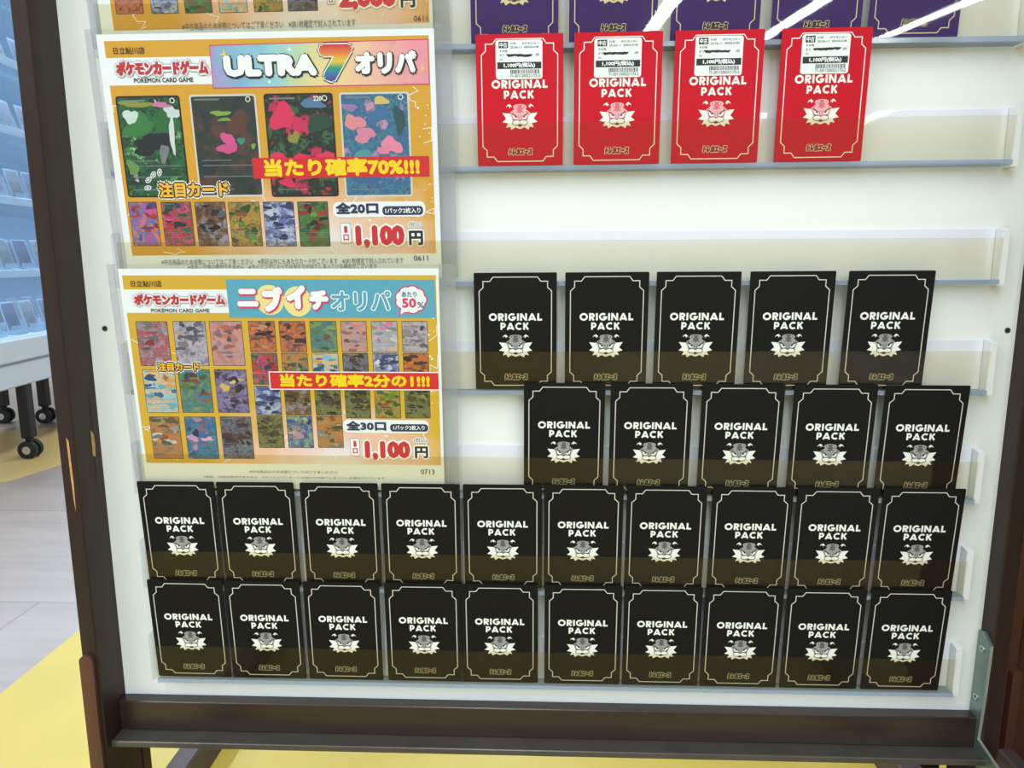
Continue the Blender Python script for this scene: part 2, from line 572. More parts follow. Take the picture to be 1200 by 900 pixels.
# ------------------------------------------------------------------ display stand
stand = tag(empty('display_stand', (412, 10, FLOOR)), 'dark brown wooden display stand with a white back panel and front tray', 'display stand')
def stand_part(mb, name):
    o = mb.build(name, stand)
    o.location = (-412 * S, -10 * S, -FLOOR * S)
    return o
stand_part(MB().box(-31, 855, 0, 14, -62, 1000, 'board_white'), 'back_panel')
# posts
pl_ = MB().box(-47, -31, -40, 18, FLOOR, 1000, 'dark_wood', 1.2)
post = stand_part(pl_, 'post')
chip = MB()
chip.add([(-38.5, -40.25, 262), (-36.3, -40.25, 258), (-35.8, -40.25, 215), (-36.6, -40.25, 188), (-37.6, -40.25, 200), (-38.2, -40.25, 232)], [(5, 4, 3, 2, 1, 0)], 'raw_chip')
chip.add([(-30.8, -14, 263), (-30.8, -10, 258), (-30.8, -9, 246), (-30.8, -10.5, 235), (-30.8, -14.5, 237), (-30.8, -14.5, 250)], [(0, 1, 2, 3, 4, 5)], 'raw_chip')
chip.add([(-30.8, -12, 300), (-30.8, -10.6, 298), (-30.8, -9.6, 264), (-30.8, -11, 262)], [(0, 1, 2, 3)], 'hole_core')
chip.add([(-30.8, -12.5, 234), (-30.8, -10.6, 233), (-30.8, -11.2, 212), (-30.8, -12.6, 212)], [(0, 1, 2, 3)], 'hole_core')
c_ = chip.build('chipped_edge', post)
stand_part(MB().box(855, 871, -21, 32, FLOOR, 1000, 'dark_wood', 1.2), 'post')
# bottom rail and tray
stand_part(MB().box(-31, 855, -14, 0, -62, -29, 'dark_wood_rail', 0.8), 'bottom_rail')
stand_part(MB().box(-31, 855, -33, 14, -69, -62.3, 'tray_dusty', 0.8), 'tray')
# side plates with rounded tops
def round_plate(x0, x1, y0, y1, z0, z1):
    pts = [(y0, z0), (y1, z0)]
    r = (y1 - y0) / 2
    for i in range(13):
        a = math.pi * i / 12
        pts.append(((y0 + y1) / 2 + r * math.cos(a), z1 - r + r * math.sin(a)))
    return MB().prism_x(pts, x0, x1, 'red_brown_wood')
pts = [(-47.3, FLOOR), (-33.8, FLOOR)] + [(-40.55 + 6.75 * math.cos(math.pi * i / 10), 33.5 + 6.0 * math.sin(math.pi * i / 10)) for i in range(11)]
stand_part(MB().prism_y(pts, -44.5, -40.2, 'red_brown_wood'), 'side_plate')

# forward foot bar at the right and two low foot beams
stand_part(MB().box(855, 870, -230, -44, -74, -40, 'foot_wood', 1.5), 'foot_bar')
for x0 in (1.5, 806):
    stand_part(MB().box(x0, x0 + 25, -330, 330, FLOOR, -120, 'foot_wood', 2), 'foot_beam')
stand_part(MB().box(-45, -30.6, 18.6, 36, FLOOR, 300, 'dark_wood', 1.5), 'rear_leg')
stand_part(MB().box(838, 854, 40, 58, FLOOR, 300, 'dark_wood', 1.5), 'rear_leg')
# screw holes in the panel
for hx in (-15.1, 847.0):
    stand_part(MB().cyl((hx, -0.3, 361.4), 'y', 2.6, 0.8, 'hole_dark').cyl((hx, -0.75, 361.4), 'y', 1.6, 0.2, 'hole_core'), 'screw_hole')
# zinc corner bracket on the right post
bk = [(-1.5, 60.5), (-9.5, 62.5), (-21.5, 53), (-20.5, 0), (-18.2, -49.4), (-51, -57), (-98, -68), (-98, -94), (-24, -80.5), (-0.8, -68.5)]
bm = MB().prism_x(bk, 852, 854.9, 'zinc')
bm.stroke([], 0, 0, 'zinc') if False else None
br_ = stand_part(bm, 'corner_bracket')
br_['label'] = 'zinc plated metal corner bracket'
ed = MB()
edge = [(-21.5, 53), (-20.5, 0), (-18.2, -49.4), (-51, -57), (-98, -68)]
for a, b2 in zip(edge, edge[1:]):
    ed.add([(851.9, a[0], a[1]), (855, a[0], a[1]), (855, b2[0], b2[1]), (851.9, b2[0], b2[1])], [(0, 1, 2, 3)], 'zinc_edge')
ed.v = [(x, y - 0.15, z + 0.1) for x, y, z in ed.v]
ed.build('bracket_edge', br_)
for sy, sz in ((-10.6, 44.9), (-9.3, -8.1), (-8.0, -61.6)):
    sm = MB().cyl((851.3, sy, sz), 'x', 3.3, 1.5, 'screw_metal', 16, 3.6)
    sm.box(850.4, 850.6, sy - 2, sy + 2, sz - .4, sz + .4, 'hole_core').box(850.4, 850.6, sy - .4, sy + .4, sz - 2, sz + 2, 'hole_core')
    sm.build('screw', br_)

# neighbouring stand, set at an angle against the right post (post edge in view; its panel is unseen, added for shade)
nb = tag(empty('stand_post_with_shade_panel', (880, 10, FLOOR)), 'brown post of the next stand at the right edge, beside the bracket', 'stand panel')
def nb_part(mb, name):
    o = mb.build(name, nb)
    o.location = (-880 * S, -10 * S, -FLOOR * S)
nb_part(MB().box(871.5, 900, -4, 30, FLOOR, 1000, 'red_brown_wood', 1.5), 'post')
pts = [(884, FLOOR), (898, FLOOR)] + [(891 + 7 * math.cos(math.pi * i / 10), 16 + 6.0 * math.sin(math.pi * i / 10)) for i in range(11)]
nb_part(MB().prism_y(pts, -12, -4.2, 'red_brown_wood'), 'side_plate')
q = [(892, -6), (904, -4), (928, -230), (916, -231)]
shade_panel = MB()
shade_panel.add([(x, y, z) for z in (FLOOR + 60, 1000) for x, y in q], [(0, 1, 2, 3), (7, 6, 5, 4), (0, 4, 5, 1), (1, 5, 6, 2), (2, 6, 7, 3), (3, 7, 4, 0)], 'red_brown_wood')
nb_part(shade_panel, 'panel')  # unseen panel, added to darken the right side of the board
nb_part(MB().box(914, 932, -250, -231.5, FLOOR, 1000, 'red_brown_wood', 1.5), 'post')  # unseen end post of that added panel

# ------------------------------------------------------------------ clear card rails
PITCH = 102.066
RAILS = {1: (2.4, 0.003), 2: (0.8, 0.0075), 3: (0.0, 0.003), 4: (-0.6, 0.0045), 5: (-1.3, -0.002), 6: (0.8, 0.0), 7: (0.0, 0.0)}
def rail_z(n, x=412.0):
    dz, sl = RAILS[n]
    return (7 - n) * PITCH + dz + sl * (x - 412.0)
PANEL_LEAN = 0.05
def panel_y(z):
    return -15.4 - PANEL_LEAN * z
rail0 = empty('card_rail', (0, 0, 0))
x0, x1 = -397, 411.5                        # about the stand's middle, x = 412
m_ = MB().box(x0 - 3.6, x1 + 2.2, -1.8, -0.2, -2, 45, 'strip_white', 0.3)
m_.build('back_strip', rail0)
z0, z1 = -0.5, 36.5
m_ = MB().prism_x([(panel_y(z0) - 1.1, z0), (panel_y(z0), z0), (panel_y(z1), z1), (panel_y(z1) - 1.1, z1)], x0, x1, 'film')
m_.build('front_panel', rail0)
m_ = MB().prism_x([(-17.2, -4.8), (-0.2, -4.8), (-0.2, -1.8), (-12.5, -1.8), (-12.5, -0.6), (-17.2, -0.6)], x0, x1 + 0.6, 'acrylic_edge')
m_.build('base_ledge', rail0)
for xa, xb in ((x0 - 9, x0 - 6.2), (x1 + 2.4, x1 + 8.8)):
    m_ = MB().prism_x([(-11.6, -6), (-0.2, -6), (-0.2, 45), (-2.5, 46), (-11.6, 44)], xa, xb, 'plate_white' if xa > 0 else 'acrylic_side')
    m_.build('end_plate', rail0)
RAIL_LABEL = {1: 'topmost clear card rail, holding the purple packs', 2: 'clear card rail holding the red packs with price stickers',
              3: 'clear card rail with no packs, only the rainbow banner poster in it', 4: 'clear card rail holding five black packs under the bare rail',
              5: 'clear card rail holding five black packs and the blue banner poster', 6: 'clear card rail holding ten black packs, directly above the lowest rail',
              7: 'lowest clear card rail holding ten black packs above the brown tray'}
for n in range(1, 8):
    o = rail0 if n == 1 else copy_tree(rail0)
    o.location = (412 * S, 0, rail_z(n) * S)
    o.rotation_euler = (0, -math.atan(RAILS[n][1]), 0)
    tag(o, RAIL_LABEL[n], 'card rail', 'clear card rails on the white panel')

# ------------------------------------------------------------------ card packs
PW, PH = 76.6, 110.1
LEAN = 0.0638
E_ = 0.06                                    # printing sits this far proud of the paper

def letter(ch):
    """heavy geometric capitals as strokes in a box of height 1; returns width, strokes"""
    t = 0.25
    h = t / 2
    def arc(cx, cy, r, a0, a1, n=18, ry=None):
        ry = ry or r
        return [(cx + r * math.cos(math.radians(a0 + (a1 - a0) * i / n)), cy + ry * math.sin(math.radians(a0 + (a1 - a0) * i / n))) for i in range(n + 1)]
    if ch == 'O':
        return 1.04, [(arc(.52, .5, .52 - h, 0, 360, 28)[:-1], True)]
    if ch == 'R':
        return .72, [([(h, 0), (h, 1)], False), ([(0, 1 - h), (.40, 1 - h)] + arc(.40, .675, .2, 90, -90, 10, .2) + [(0, .475)], False), ([(.30, .46), (.60, 0)], False)]
    if ch == 'P':
        return .70, [([(h, 0), (h, 1)], False), ([(0, 1 - h), (.38, 1 - h)] + arc(.38, .64, .2, 90, -90, 10, .235) + [(0, .405)], False)]
    if ch == 'I':
        return .25, [([(h, 0), (h, 1)], False)]
    if ch == 'G':
        return 1.0, [(arc(.52, .5, .52 - h, 48, 352, 24), False), ([(.50, .44), (1.02, .44)], False)]
    if ch == 'C':
        return .92, [(arc(.52, .5, .52 - h, 48, 312, 24), False)]
    if ch == 'N':
        return .88, [([(h, 0), (h, 1)], False), ([(.88 - h, 0), (.88 - h, 1)], False), ([(h * 1.1, .95), (.88 - h * 1.1, .05)], False)]
    if ch == 'A':
        return 1.0, [([(.10, 0), (.5, 1 - .04)], False), ([(.9, 0), (.5, 1 - .04)], False), ([(.26, .24), (.74, .24)], False)]
    if ch == 'L':
        return .60, [([(h, 0), (h, 1)], False), ([(0, h), (.60, h)], False)]
    if ch == 'K':
        return .80, [([(h, 0), (h, 1)], False), ([(.2, .45), (.66, .98)], False), ([(.32, .56), (.68, .02)], False)]

def word(mb, s, xa, xb, za, zb, y, m):
    gap = 0.13
    tot = sum(letter(c)[0] for c in s) + gap * (len(s) - 1)
    kx, kz = (xb - xa) / tot, zb - za
    x = 0.0
    for c in s:
        w, sts = letter(c)
        for k, (pts, closed) in enumerate(sts):
            q = [(xa + (x + px) * kx, za + pz * kz) for px, pz in pts]
            mb.stroke(q, 0.25 * (kx + kz) / 2, y - 0.012 * k, m, closed)
        x += w + gap

def mirror(pts):
    return [(-x, z) for x, z in reversed(pts)]

def emblem(mb, y, white, grey, dark, line):
    """angry tiger head with spiky ruff; x about the middle, z = 0 at its top, negative downwards"""
    def T(pts):
        return [((px - 338) / 17.3, -(pz - 80) / 17.0) for px, pz in pts]
    def both(pts, yy, m):
        q = T(pts)
        mb.poly(q, yy, m)
        mb.poly(mirror(q), yy, m)
    e = E_ * 0.5
    left = [(338, 230), (300, 215), (205, 232), (180, 216), (68, 205), (125, 290), (68, 338), (155, 357), (124, 418), (186, 404), (206, 450), (272, 412), (292, 424), (338, 440)]
    both(left, y, white)
    head = [(338, 82), (300, 84), (246, 97), (232, 132), (254, 150), (214, 180), (186, 200), (184, 232), (206, 262), (214, 310), (250, 345), (338, 352)]
    both(head, y - e, grey)
    both([(338, 92), (312, 92), (296, 104), (316, 126), (278, 150), (308, 166), (274, 206), (320, 196), (338, 222)], y - 2 * e, dark)
    both([(206, 200), (232, 214), (262, 232), (300, 262), (292, 276), (252, 254), (214, 226)], y - 2 * e, line)
    both([(222, 232), (250, 248), (292, 272), (302, 290), (262, 302), (232, 282)], y - 2.5 * e, white)
    both([(254, 252), (288, 268), (284, 278), (264, 276)], y - 3 * e, line)
    both([(214, 250), (224, 250), (240, 296), (300, 312), (312, 330), (262, 318), (232, 304)], y - 2 * e, line)
    for sx in (-1, 1):
        for a_, b_ in (((212, 184), (240, 200)), ((196, 210), (222, 226)), ((316, 236), (324, 296)), ((262, 112), (284, 132))):
            q_ = [(sx * -x_, z_) for x_, z_ in T([a_, b_])] if sx > 0 else T([a_, b_])
            mb.stroke(q_, 0.42, y - 2.2 * e, line)
    # muzzle pads
    for sx in (-1, 1):
        cx, cz = sx * (338 - 284) / 17.3, -(347 - 80) / 17.0
        mb.disc(cx, cz, 3.95, 2.55, y - 2 * e, line)
        mb.disc(cx, cz, 3.35, 1.9, y - 3 * e, white)
    both([(338, 306), (300, 308), (318, 326), (338, 334)], y - 3.2 * e, dark)
    both([(338, 372), (296, 384), (312, 400), (338, 406)], y - 3.2 * e, line)
    both([(284, 398), (300, 404), (338, 424), (338, 438), (300, 424)], y - 3.2 * e, white)
    # detached ear marks
    both([(122, 132), (138, 100), (174, 78), (200, 98), (216, 128), (192, 110), (186, 140), (168, 112), (146, 110)], y, white)

def make_pack(paper, name, frame, title, face, logo_fill, logo_edge):
    root = empty(name, (0, 0, 0))
    w = PW / 2
    env = MB()
    env.prism_y(rr(-w, 0, w, PH, 1.0, 3), 0, 1.0, paper)
    env.rect(-w + 0.2, PH - 3.2, w - 0.2, PH - 3.0, -0.03, paper)
    env.build('envelope', root)
    # notched border line
    q = [(4.8, 17.0), (8.5, 13.6), (8.5, 7.9), (14.8, 7.9), (17.7, 4.0)]
    tl = [(-w + a, PH - b) for a, b in q]
    tr = mirror(tl)
    blm = [(-w + a, b - 0.2) for a, b in reversed(q)]
    brm = mirror(blm)
    ol = tl + tr + brm + blm
    MB().stroke(ol, 0.8, -E_, frame, True).build('border_line', root)
    t = MB()
    word(t, 'ORIGINAL', -w + 13.4, w - 13.6, PH - 44.4, PH - 37.6, -E_, title)
    word(t, 'PACK', -w + 24.2, w - 25.6, PH - 53.0, PH - 46.3, -E_, title)
    t.build('title_lettering', root)
    g = MB()
    emblem(g, -E_, title, *face)
    g.v = [(x, y, z + PH - 57.5) for x, y, z in g.v]
    g.build('emblem', root)
    lg = MB()
    r1 = (-11.0, PH - 101.6, 11.6, PH - 94.4)
    lg.text('トレカエース', r1, -E_, logo_edge, 1.05, 0.25)
    lg.text('トレカエース', (r1[0] + .5, r1[1] + .5, r1[2] - .5, r1[3] - .5), -2 * E_, logo_fill, 0.58, 0.25)
    lg.build('shop_logo', root)
    return root

def place(o, n, x, roll=0.0, dy=0.0, dx_lean=0.0):
    o.location = (x * S, (-13.05 + dy) * S, (rail_z(n, x) + 0.1) * S)
    o.rotation_euler = (LEAN + dx_lean, -math.atan(RAILS[n][1]) + roll, 0)

black0 = make_pack('pack_black', 'card_pack', 'print_silver', 'print_white', ('face_grey', 'face_dark', 'face_line'), 'ink_black', 'print_gold')
ORD = ['first', 'second', 'third', 'fourth', 'fifth']
used = False
ROWS = {4: [387.1, 471.6, 554.7, 639.8, 727.8],
        5: [432.9, 514.9, 599.9, 685.3, 768.7],
        6: [52.6, 131.5, 214.1, 294.0, 374.2, 452.9, 532.5, 614.1, 694.5, 775.1],
        7: [52.9, 131.8, 211.7, 293.8, 370.9, 454.1, 532.9, 611.4, 691.7, 772.6]}
RNAME = {4: 'in the topmost black row', 5: 'beside the blue banner poster', 6: 'on the second rail up', 7: 'on the lowest rail'}
ENDS = {4: ('the posters', 'the end plate'), 5: ('the posters', 'the end plate'), 6: ('the showcase end', 'the metal bracket end'), 7: ('the showcase end', 'the metal bracket end')}
for n, xs in ROWS.items():
    k = len(xs)
    half = 3 if k == 5 else 5
    for i, x in enumerate(xs):
        o = black0 if not used else copy_tree(black0)
        used = True
        place(o, n, x, random.uniform(-.003, .003))
        if i < half:
            lab = 'black card pack %s, %s from %s' % (RNAME[n], ORD[i], ENDS[n][0])
        else:
            lab = 'black card pack %s, %s from %s' % (RNAME[n], ORD[k - 1 - i], ENDS[n][1])
        tag(o, lab, 'card pack', 'black card packs ' + RNAME[n])

# red packs with price stickers
red0 = make_pack('pack_red', 'card_pack', 'print_white', 'print_white', ('face_pink', 'face_rose', 'face_red'), 'face_red', 'print_cream')
def sticker(root, k):
    st = MB()
    st.prism_y(rr(0, -32, 41, 0, 2.2), -0.25, -0.05, 'label_white')
    s_ = st.build('price_sticker', root, (-PW / 2 + 17.4, 0, PH - 4.9))
    y = -0.25 - E_
    MB().rect(2.8, -6.6, 11, -1.3, y, 'ink_black').text('中古', (3.6, -6.0, 10.2, -1.9), y - E_, 'letter_white', .12).build('condition_mark', s_)
    t = MB()
    t.text('3140', (12.8, -3.8, 17.8, -1.9), y, 'pale_ink', .08)
    t.text('ポケモンカー', (23, -3.8, 38, -1.9), y, 'pale_ink', .08)
    t.text('25.06.11', (12.8, -6.8, 22.8, -5.0), y, 'pale_ink', .08)
    t.text('00024-0108', (25, -6.8, 37.6, -5.0), y, 'pale_ink', .08)
    t.text('その他', (3.3, -9.9, 10.3, -7.8), y, 'pale_ink', .08)
    t.text('オリ', (3.3, -13.4, 7.6, -11.2), y, 'pale_ink', .08)
    t.text('(税', (34.8, -13.5, 38.2, -11.1), y, 'pale_ink', .05)
    t.text('込)', (3.3, -16.9, 6.2, -14.6), y, 'pale_ink', .05)
    t.text('71-2011200221172-2', (12.6, -30.6, 39, -28.0), y, 'pale_ink', .1)
    t.build('sticker_lettering', s_)
    MB().rect(1.4, -23.5, 40, -18, y, 'ink_black').text('1,100円(税込)', (7, -23.0, 34.6, -18.6), y - E_, 'letter_white', .22).build('price_bar', s_)
    bc = MB()
    rnd = random.Random(11)
    x = 12.8
    while x < 38.3:
        w = rnd.choice((0.25, 0.25, 0.5, 0.75))
        bc.rect(x, -27.6, x + w, -24.2, y, 'ink_black')
        x += w + rnd.choice((0.25, 0.3, 0.5))
    bc.build('barcode', s_)
    rk = random.Random(30 + k)
    x0_ = 8.8 + rk.uniform(-1.5, 2.5)
    x1_ = x0_ + rk.uniform(22, 25)
    tilt = rk.uniform(-.6, .8)
    n_ = 14
    top = [(x0_ + (x1_ - x0_) * i / n_, -11.3 + tilt * i / n_ + rk.uniform(-.22, .22)) for i in range(n_ + 1)]
    bot = [(px, pz - (0.7 if i in (0, n_) else rk.uniform(1.7, 2.3))) for i, (px, pz) in enumerate(top)]
    MB().poly(bot + list(reversed(top)), y - E_, 'ink_black').build('pen_mark', s_)
REDX = [391.0, 477.3, 564.5, 655.9]
RLAB = ['red card pack with price sticker, nearest the posters', 'red card pack with price sticker, second from the posters',
        'red card pack with price sticker, second from the bare rail end', 'red card pack with price sticker, beside the bare rail end']
reds = [red0] + [copy_tree(red0) for _ in range(3)]
for i, (o, x) in enumerate(zip(reds, REDX)):
    place(o, 2, x, random.uniform(-.002, .002))
    tag(o, RLAB[i], 'card pack', 'red card packs with price stickers')
    sticker(o, i)

# purple packs in the topmost rail
pur0 = make_pack('pack_purple', 'card_pack', 'print_cream', 'print_cream', ('face_lilac', 'face_violet', 'face_line'), 'ink_black', 'print_cream')
PURX = [385.9, 472.0, 560.2, 646.9, 729.8]
PLAB = ['purple card pack in the topmost rail, nearest the posters', 'purple card pack in the topmost rail, second from the posters',
        'purple card pack in the middle of the topmost rail', 'purple card pack in the topmost rail, second from the bare rail end',
        'purple card pack in the topmost rail, beside the bare rail end']
purs = [pur0] + [copy_tree(pur0) for _ in range(4)]
for i, (o, x) in enumerate(zip(purs, PURX)):
    place(o, 1, x, random.uniform(-.002, .002))
    tag(o, PLAB[i], 'card pack', 'purple card packs in the topmost rail')

# ------------------------------------------------------------------ posters in clear sleeves
POSTER_TEXT = {0: [('price_lettering', 'red_price', '2,000', (215.1, 26.7, 265.7, 45.9), 0.075),
     ('yen_lettering', 'ink_black', '円', (269.5, 27.7, 282.3, 40.5), 0.045),
     ('fine_print', 'ink_grey', '※中古商品のため状態についてはご了承ください\u3000※SR1枚確定で封入されています', (73.3, 13.8, 228.7, 20.2), 0.0),
     ('date_lettering', 'ink_black', '0611', (280.5, 16.8, 292.3, 21.2), 0.0)],
 1: [('store_lettering', 'ink_brown', '日立鮎川店', (13.9, 197.5, 41.8, 203.3), 0.012),
     ('game_title_lettering', 'red_title', 'ポケモンカードゲーム', (14.5, 179.8, 96.9, 191.6), 0.07),
     ('subtitle_lettering', 'ink_black', 'POKÉMON CARD GAME', (29.0, 173.9, 82.3, 178.7), 0.02),
     ('banner_lettering', 'letter_white', 'ULTRA', (110.6, 177.3, 193.5, 195.3), 0.105),
     ('banner_numeral', 'rainbow', '7', (196.1, 172.0, 225.6, 202.5), 0.1),
     ('banner_lettering', 'letter_white', 'オリパ', (226.7, 177.7, 280.8, 196.5), 0.08),
     ('slogan_lettering', 'slogan_yellow', '当たり確率70%!!!', (138.5, 92.4, 280.3, 108.2), 0.055),
     ('feature_lettering', 'feature_yellow', '注目カード', (39.5, 75.3, 104.2, 88.8), 0.045),
     ('count_lettering', 'navy', '全20口', (201.5, 59.0, 240.9, 69.4), 0.06),
     ('pack_size_lettering', 'letter_white', '1パック2枚入り', (247.1, 59.2, 279.4, 64.2), 0.025),
     ('price_lettering', 'red_price', '1,100', (218.3, 27.9, 263.9, 48.9), 0.075),
     ('tax_lettering', 'ink_black', '(税込)', (268.1, 46.6, 279.7, 51.3), 0.0),
     ('yen_lettering', 'ink_black', '円', (267.7, 30.5, 280.8, 43.7), 0.045),
     ('fine_print', 'ink_grey', '※中古商品のため状態についてはご了承ください\u3000※表記以外にもあたりカードがございます\u3000※SR1枚確定で封入されています', (33.4, 14.2, 261.6, 19.5), 0.0),
     ('fine_print', 'ink_grey', '※返品・交換は受付できません\u3000※タイミングによっては当たりが出てしまっている場合がございます', (58.0, 9.4, 236.7, 14.4), 0.0),
     ('date_lettering', 'ink_black', '0611', (271.5, 16.4, 284.6, 21.2), 0.0)],
 2: [('store_lettering', 'ink_brown', '日立鮎川店', (10.7, 199.1, 39.7, 205.0), 0.012),
     ('game_title_lettering', 'red_title', 'ポケモンカードゲーム', (12.1, 182.1, 97.9, 192.4), 0.07),
     ('subtitle_lettering', 'ink_black', 'POKÉMON CARD GAME', (26.8, 175.4, 82.1, 179.7), 0.02),
     ('banner_lettering', 'letter_white', 'ニ', (109.2, 180.8, 128.9, 197.4), 0.085),
     ('banner_lettering', 'letter_white', 'ブ', (132.5, 175.7, 152.1, 199.4), 0.085),
     ('banner_lettering', 'letter_white', 'イ', (155.3, 178.5, 173.5, 200.9), 0.085),
     ('banner_lettering', 'letter_white', 'チ', (176.3, 177.7, 194.6, 196.2), 0.085),
     ('banner_outline_lettering', 'banner_blue', 'オリパ', (196.9, 177.0, 252.1, 195.4), 0.03),
     ('bubble_lettering', 'teal', 'あたり', (262.4, 189.8, 276.5, 194.7), 0.03),
     ('bubble_lettering', 'pink', '50', (262.5, 179.8, 275.6, 188.8), 0.05),
     ('bubble_lettering', 'teal', '%', (276.6, 179.8, 282.7, 185.3), 0.03),
     ('slogan_lettering', 'slogan_yellow', '当たり確率2分の1!!!', (142.9, 104.1, 285.9, 117.2), 0.055),
     ('feature_lettering', 'feature_yellow', '注目カード', (26.6, 119.3, 67.2, 127.6), 0.045),
     ('count_lettering', 'navy', '全30口', (203.8, 61.3, 242.5, 70.9), 0.06),
     ('pack_size_lettering', 'letter_white', '1パック2枚入り', (249.3, 62.1, 279.6, 66.8), 0.025),
     ('price_lettering', 'red_price', '1,100', (220.5, 30.9, 264.9, 51.0), 0.075),
     ('tax_lettering', 'ink_black', '(税込)', (268.6, 49.3, 281.5, 54.4), 0.0),
     ('yen_lettering', 'ink_black', '円', (269.2, 33.7, 282.0, 45.8), 0.045),
     ('fine_print', 'ink_grey', '※中古商品のため状態についてはご了承ください', (104.9, 16.9, 191.7, 19.8), 0.0),
     ('fine_print', 'ink_grey', '※返品・交換は受付できません\u3000※タイミングによっては当たりが出てしまっている場合がございます', (58.9, 11.6, 238.6, 13.8), 0.0),
     ('date_lettering', 'ink_black', '0713', (274.4, 17.1, 287.6, 22.2), 0.0)]}
RECTS = {0: {'unit': (205.0, 32.4, 211.1, 42.1), 'yellow': (11.3, 15.4, 294.1, 55.1)},
 1: {'header_l': (6.1, 171.9, 97.4, 194.6),
     'navy': (244.4, 57.7, 281.7, 65.6),
     'pill': (199.2, 56.1, 283.9, 69.8),
     'strip': (128.4, 91.3, 288.8, 108.9),
     'unit': (205.0, 33.0, 214.1, 50.7),
     'yellow': (6.3, 23.0, 292.2, 208.4)},
 2: {'header_l': (3.2, 174.8, 99.0, 196.6),
     'navy': (246.1, 60.5, 282.9, 68.0),
     'pill': (200.7, 58.8, 283.6, 72.0),
     'strip': (133.6, 102.4, 294.2, 118.3),
     'unit': (206.9, 35.8, 215.5, 53.1),
     'yellow': (3.2, 26.4, 294.3, 209.6)}}
BAN = {1: [(100.2, 202.9), (99.6, 168.9), (291.0, 169.4), (291.0, 204.7)], 2: [(100.0, 206.1), (100.4, 170.5), (293.3, 170.5), (292.9, 205.3)]}
CARDS = {0: [(15.4, 28.6, 40.5, 67.1), (47.3, 28.1, 72.0, 66.3), (77.5, 27.8, 102.3, 65.5), (108.4, 27.4, 133.7, 64.8), (139.3, 27.4, 165.2, 64.0),
     (169.6, 27.3, 196.3, 63.2)],
 1: [(9.8, 75.7, 68.1, 163.1), (76.5, 75.4, 136.6, 163.3), (143.5, 74.7, 205.4, 163.3), (211.0, 74.0, 273.0, 163.2), (8.9, 31.7, 35.4, 71.7),
     (39.2, 31.4, 67.7, 71.4), (70.8, 31.1, 99.5, 71.1), (102.1, 30.7, 131.3, 70.8), (134.3, 30.3, 162.9, 70.7), (166.2, 30.0, 194.5, 70.5)],
 2: [(10.2, 124.0, 40.5, 166.8), (45.6, 124.3, 76.7, 167.0), (80.1, 124.5, 111.2, 167.2), (10.6, 77.8, 42.1, 120.7), (45.1, 78.0, 76.0, 120.9),
     (80.3, 78.2, 111.1, 121.0), (11.6, 30.8, 41.1, 73.9), (46.0, 31.1, 76.6, 74.1), (81.0, 31.4, 111.5, 74.4), (117.1, 137.7, 142.3, 167.3),
     (117.1, 106.2, 142.3, 136.9), (117.1, 76.2, 142.3, 105.0), (117.1, 42.9, 142.3, 75.8), (146.0, 137.8, 171.0, 167.3),
     (146.0, 106.4, 171.0, 137.0), (146.0, 76.4, 171.0, 105.1), (146.0, 43.1, 171.0, 75.9), (175.1, 137.9, 200.2, 167.4),
     (175.1, 106.5, 200.2, 137.1), (175.1, 76.5, 200.2, 105.2), (175.1, 43.4, 200.2, 76.1), (204.0, 138.0, 228.4, 167.4),
     (204.0, 106.6, 228.4, 137.1), (204.0, 73.3, 228.4, 105.4), (232.6, 138.0, 257.2, 167.4), (232.6, 106.8, 257.2, 137.2),
     (232.6, 73.5, 257.2, 105.5), (261.2, 138.1, 285.5, 167.5), (261.2, 106.9, 285.5, 137.3), (261.2, 73.7, 285.5, 105.7)]}
POSTER_H = {0: 212.0, 1: 213.8, 2: 215.7}
POSTER_X = {0: 17.5, 1: 21.3, 2: 20.2}
POSTER_RAIL = {0: 1, 1: 3, 2: 5}
POSTER_ROLL = {0: 0.012, 1: 0.006, 2: 0.0}
PLEAN = 0.0718
LAB = {0: 'yellow poster mostly cut off at the top, priced 2,000 yen', 1: 'yellow poster with a pastel rainbow ULTRA7 banner and four large card pictures',
       2: 'yellow poster with a blue banner, pink lettering and a grid of card pictures'}
SLAB = {0: 'clear plastic sleeve around the topmost, mostly cut-off poster', 1: 'clear plastic sleeve around the rainbow banner poster',
        2: 'clear plastic sleeve around the blue banner poster'}
BIG = ['art_meadow', 'art_cave', 'art_thicket', 'art_lagoon']
ART = {1: BIG + ['art_carnival', 'art_lantern', 'art_earth', 'art_grove', 'art_night', 'art_jungle'],
       2: ['art_rosemist', 'art_cloud', 'art_coral', 'art_seaside', 'art_lawn', 'art_violet', 'art_harvest', 'art_lagoon', 'art_dusk',
           'art_ember', 'art_lantern', 'art_night', 'art_wood', 'art_ember', 'art_harvest', 'art_earth', 'art_pebble', 'art_lawn', 'art_seaside', 'art_wood', 'art_harvest',
           'art_coral', 'art_dusk', 'art_wood', 'art_pastel', 'art_night', 'art_grove', 'art_cloud', 'art_ember', 'art_wood'],
       0: ['art_ember', 'art_night', 'art_jungle', 'art_seaside', 'art_grove', 'art_dusk']}
def L(k):
    return -0.07 * k
